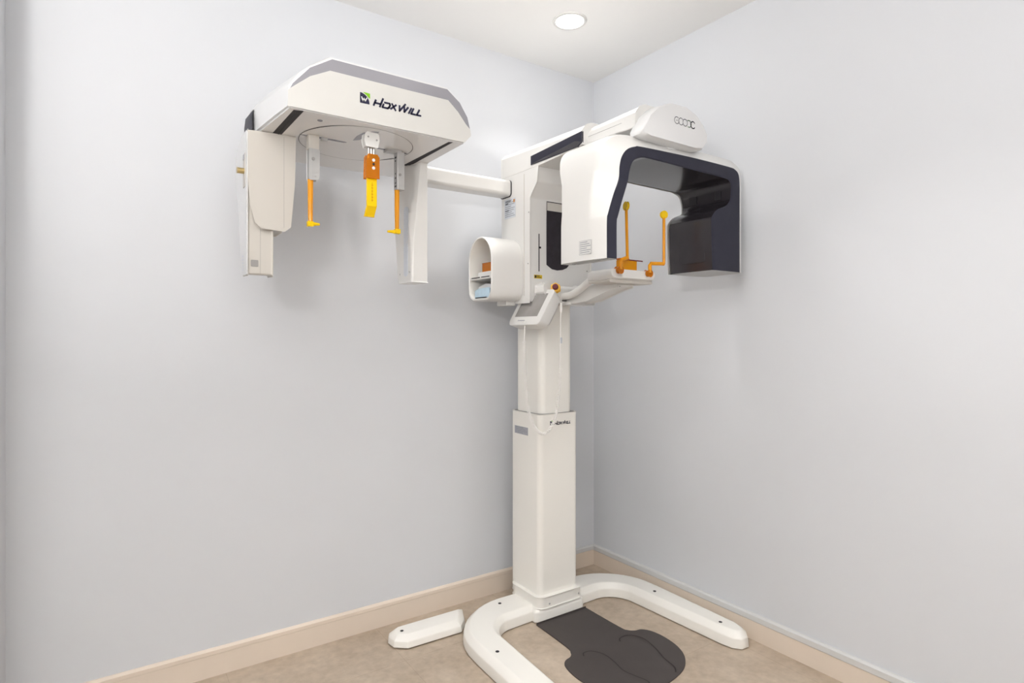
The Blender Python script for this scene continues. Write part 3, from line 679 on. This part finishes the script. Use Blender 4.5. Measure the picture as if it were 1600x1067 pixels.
# --- collimator on the right of the side head
def colsec(z, yf, yb, ch_, xl=-1.297, xr_=-1.232):
    return [(xl, yb, z), (xl, yf + ch_, z), (xl + .030, yf, z), (xr_, yf, z), (xr_, yb, z)]
rowsc = []
for z, chv, yb in ((1.955, .105, -.262), (1.90, .098, -.25), (1.83, .075, -.235), (1.76, .045, -.238), (1.70, .020, -.245), (1.64, .008, -.255), (1.56, .004, -.265), (1.50, .003, -.278), (1.490, .004, -.285)):
    xl = -1.300
    d_ = .052 * max(0, min(1, (z - 1.62) / .33)) ** 1.0
    rowsc.append([(xl, yb, z), (xl, -.400 + chv, z), (xl + .006 + d_ * .6, -.404, z), (-1.232, -.404, z), (-1.232, yb, z)])
bm = B(); loft(bm, rowsc)
co = fin(bm, 'collimator', 'white', xr, bevel=.003, seg=2, angle=25, sharp=30)
bm = B(); prism(bm, [(yy, zz) for yy, zz in rrect(-.372, -.335, 1.515, 1.785, .016)], 'x', -1.3015, -1.299); fin(bm, 'window_strip', 'label', co, bevel=.0008, seg=1, label='pale grey-blue window strip')
screw(co, (-1.3005, -.290, 1.915), -X, .0045); screw(co, (-1.3005, -.298, 1.527), -X, .004); screw(co, (-1.3005, -.386, 1.530), -X, .004)

# ------------------------------------------------------------------ separate things
# coiled cord
path = [(-.765, -.403, 1.345), (-.762, -.394, 1.295), (-.760, -.389, 1.259), (-.758, -.391, 1.156), (-.752, -.390, 1.072), (-.74, -.392, .959), (-.72, -.405, .889), (-.69, -.431, .854), (-.665, -.458, .883), (-.650, -.475, .948), (-.642, -.483, 1.045), (-.640, -.487, 1.137), (-.640, -.49, 1.212), (-.638, -.49, 1.295), (-.636, -.490, 1.420)]
cd = thing('coiled_cord', 'white coiled cord hanging in a loop from the control panel in front of the column', 'cord', (-.69, -.431, .854))
bm = B(); tube(bm, catmull(path[:3], 8), .0022, 8); fin(bm, 'straight_cable', 'cord', cd)
bm = B(); tube(bm, catmull(path[11:], 8), .0022, 8); fin(bm, 'straight_cable', 'cord', cd)
mid = catmull(path[2:12], 60)
L = [0]
for a, b in zip(mid, mid[1:]): L.append(L[-1] + (b - a).length)
hel = []; turns = L[-1] / .0062; N = int(turns * 10); j = 0
for i in range(N + 1):
    s = L[-1] * i / N
    while j < len(L) - 2 and L[j + 1] < s: j += 1
    p = mid[j].lerp(mid[j + 1], (s - L[j]) / max(1e-9, L[j + 1] - L[j])); t = (mid[j + 1] - mid[j]).normalized()
    a = Vector((.6, .8, 0)); a = (a - t * a.dot(t)).normalized(); b = t.cross(a); th = math.tau * turns * i / N
    hel.append(p + (a * math.cos(th) + b * math.sin(th)) * .0062)
bm = B(); tube(bm, hel, .0021, 5); fin(bm, 'coil', 'cord', cd, wn=False)
bm = B(); tube(bm, [(-.636, -.490, 1.425), (-.636, -.490, 1.385)], [.0065, .0055], 12); fin(bm, 'plug', 'cord', cd)
bm = B(); box(bm, -.642, -.634, -.4955, -.493, 1.25, 1.275); fin(bm, 'cable_tag', 'label', cd)

# amber bite block and pale blue pack in the holder
bm = B(); prism(bm, [(-.868, -.300), (-.868, -.215), (-.82, -.215), (-.82, -.262), (-.835, -.262), (-.835, -.300)], 'z', 1.5675, 1.607)
o = fin(bm, 'bite_block', 'ambd', None, bevel=.002, cat='bite block', label='orange see-through plastic block on the upper shelf of the storage holder')
bm = B(); prism(bm, [(-.305, 1.4498), (-.185, 1.4498), (-.185, 1.482), (-.215, 1.490), (-.305, 1.492)], 'x', -.886, -.80)
t = fin(bm, 'plastic_pack', 'blue', None, bevel=.003, cat='pack', label='pale blue plastic pack on the bottom of the storage holder')
bm = B(); prism(bm, [(-.31, 1.4925), (-.195, 1.491), (-.19, 1.499), (-.25, 1.511), (-.31, 1.505)], 'x', -.87, -.79)
t = fin(bm, 'folded_sleeve', 'whiteb', None, bevel=.003, cat='sleeve', label='white folded sleeve lying on the pale blue pack in the storage holder')

# floor mat
mp = [(-.692, -.388), (-.700, -.600), (-.712, -.645), (-.735, -.672), (-.768, -.682), (-.792, -.705), (-.806, -.76), (-.808, -.83), (-.790, -.90), (-.745, -.965), (-.68, -1.000), (-.60, -1.012), (-.513, -1.006), (-.424, -.980), (-.360, -.930), (-.322, -.863), (-.308, -.78), (-.316, -.715), (-.340, -.680), (-.372, -.671), (-.395, -.650), (-.404, -.61), (-.404, -.388)]
mt = thing('floor_mat', 'dark grey rubber standing mat with footprint outlines on the floor in front of the column', 'mat', (-.55, -.7, 0))
mp = [tuple(p)[:2] for p in catmull([(a, b, 0) for a, b in mp], 5)]
bm = B(); prism(bm, mp, 'z', .0002, .005); fin(bm, 'mat_body', 'mat', mt)
def foot_line(P):
    P = catmull([(a, b, 0) for a, b in P], 6)
    bm = B(); strokes(bm, [[(p.x, p.y) for p in P]], (0, 0, .0052), X, Y, 1, .0045); fin(bm, 'footprint_outline', 'matl', mt, smooth=False)
foot_line([(-.690, -.700), (-.675, -.683), (-.640, -.690), (-.615, -.737), (-.619, -.80), (-.632, -.86), (-.622, -.91), (-.608, -.96), (-.62, -.99)])
foot_line([(-.489, -.700), (-.475, -.684), (-.440, -.680), (-.407, -.700), (-.392, -.748), (-.412, -.829), (-.437, -.89), (-.452, -.955), (-.476, -.982)])
bm = B(); box(bm, -.692, -.404, -.3905, -.3865, .0002, .011); fin(bm, 'raised_edge', 'mat', mt, bevel=.001, seg=1)
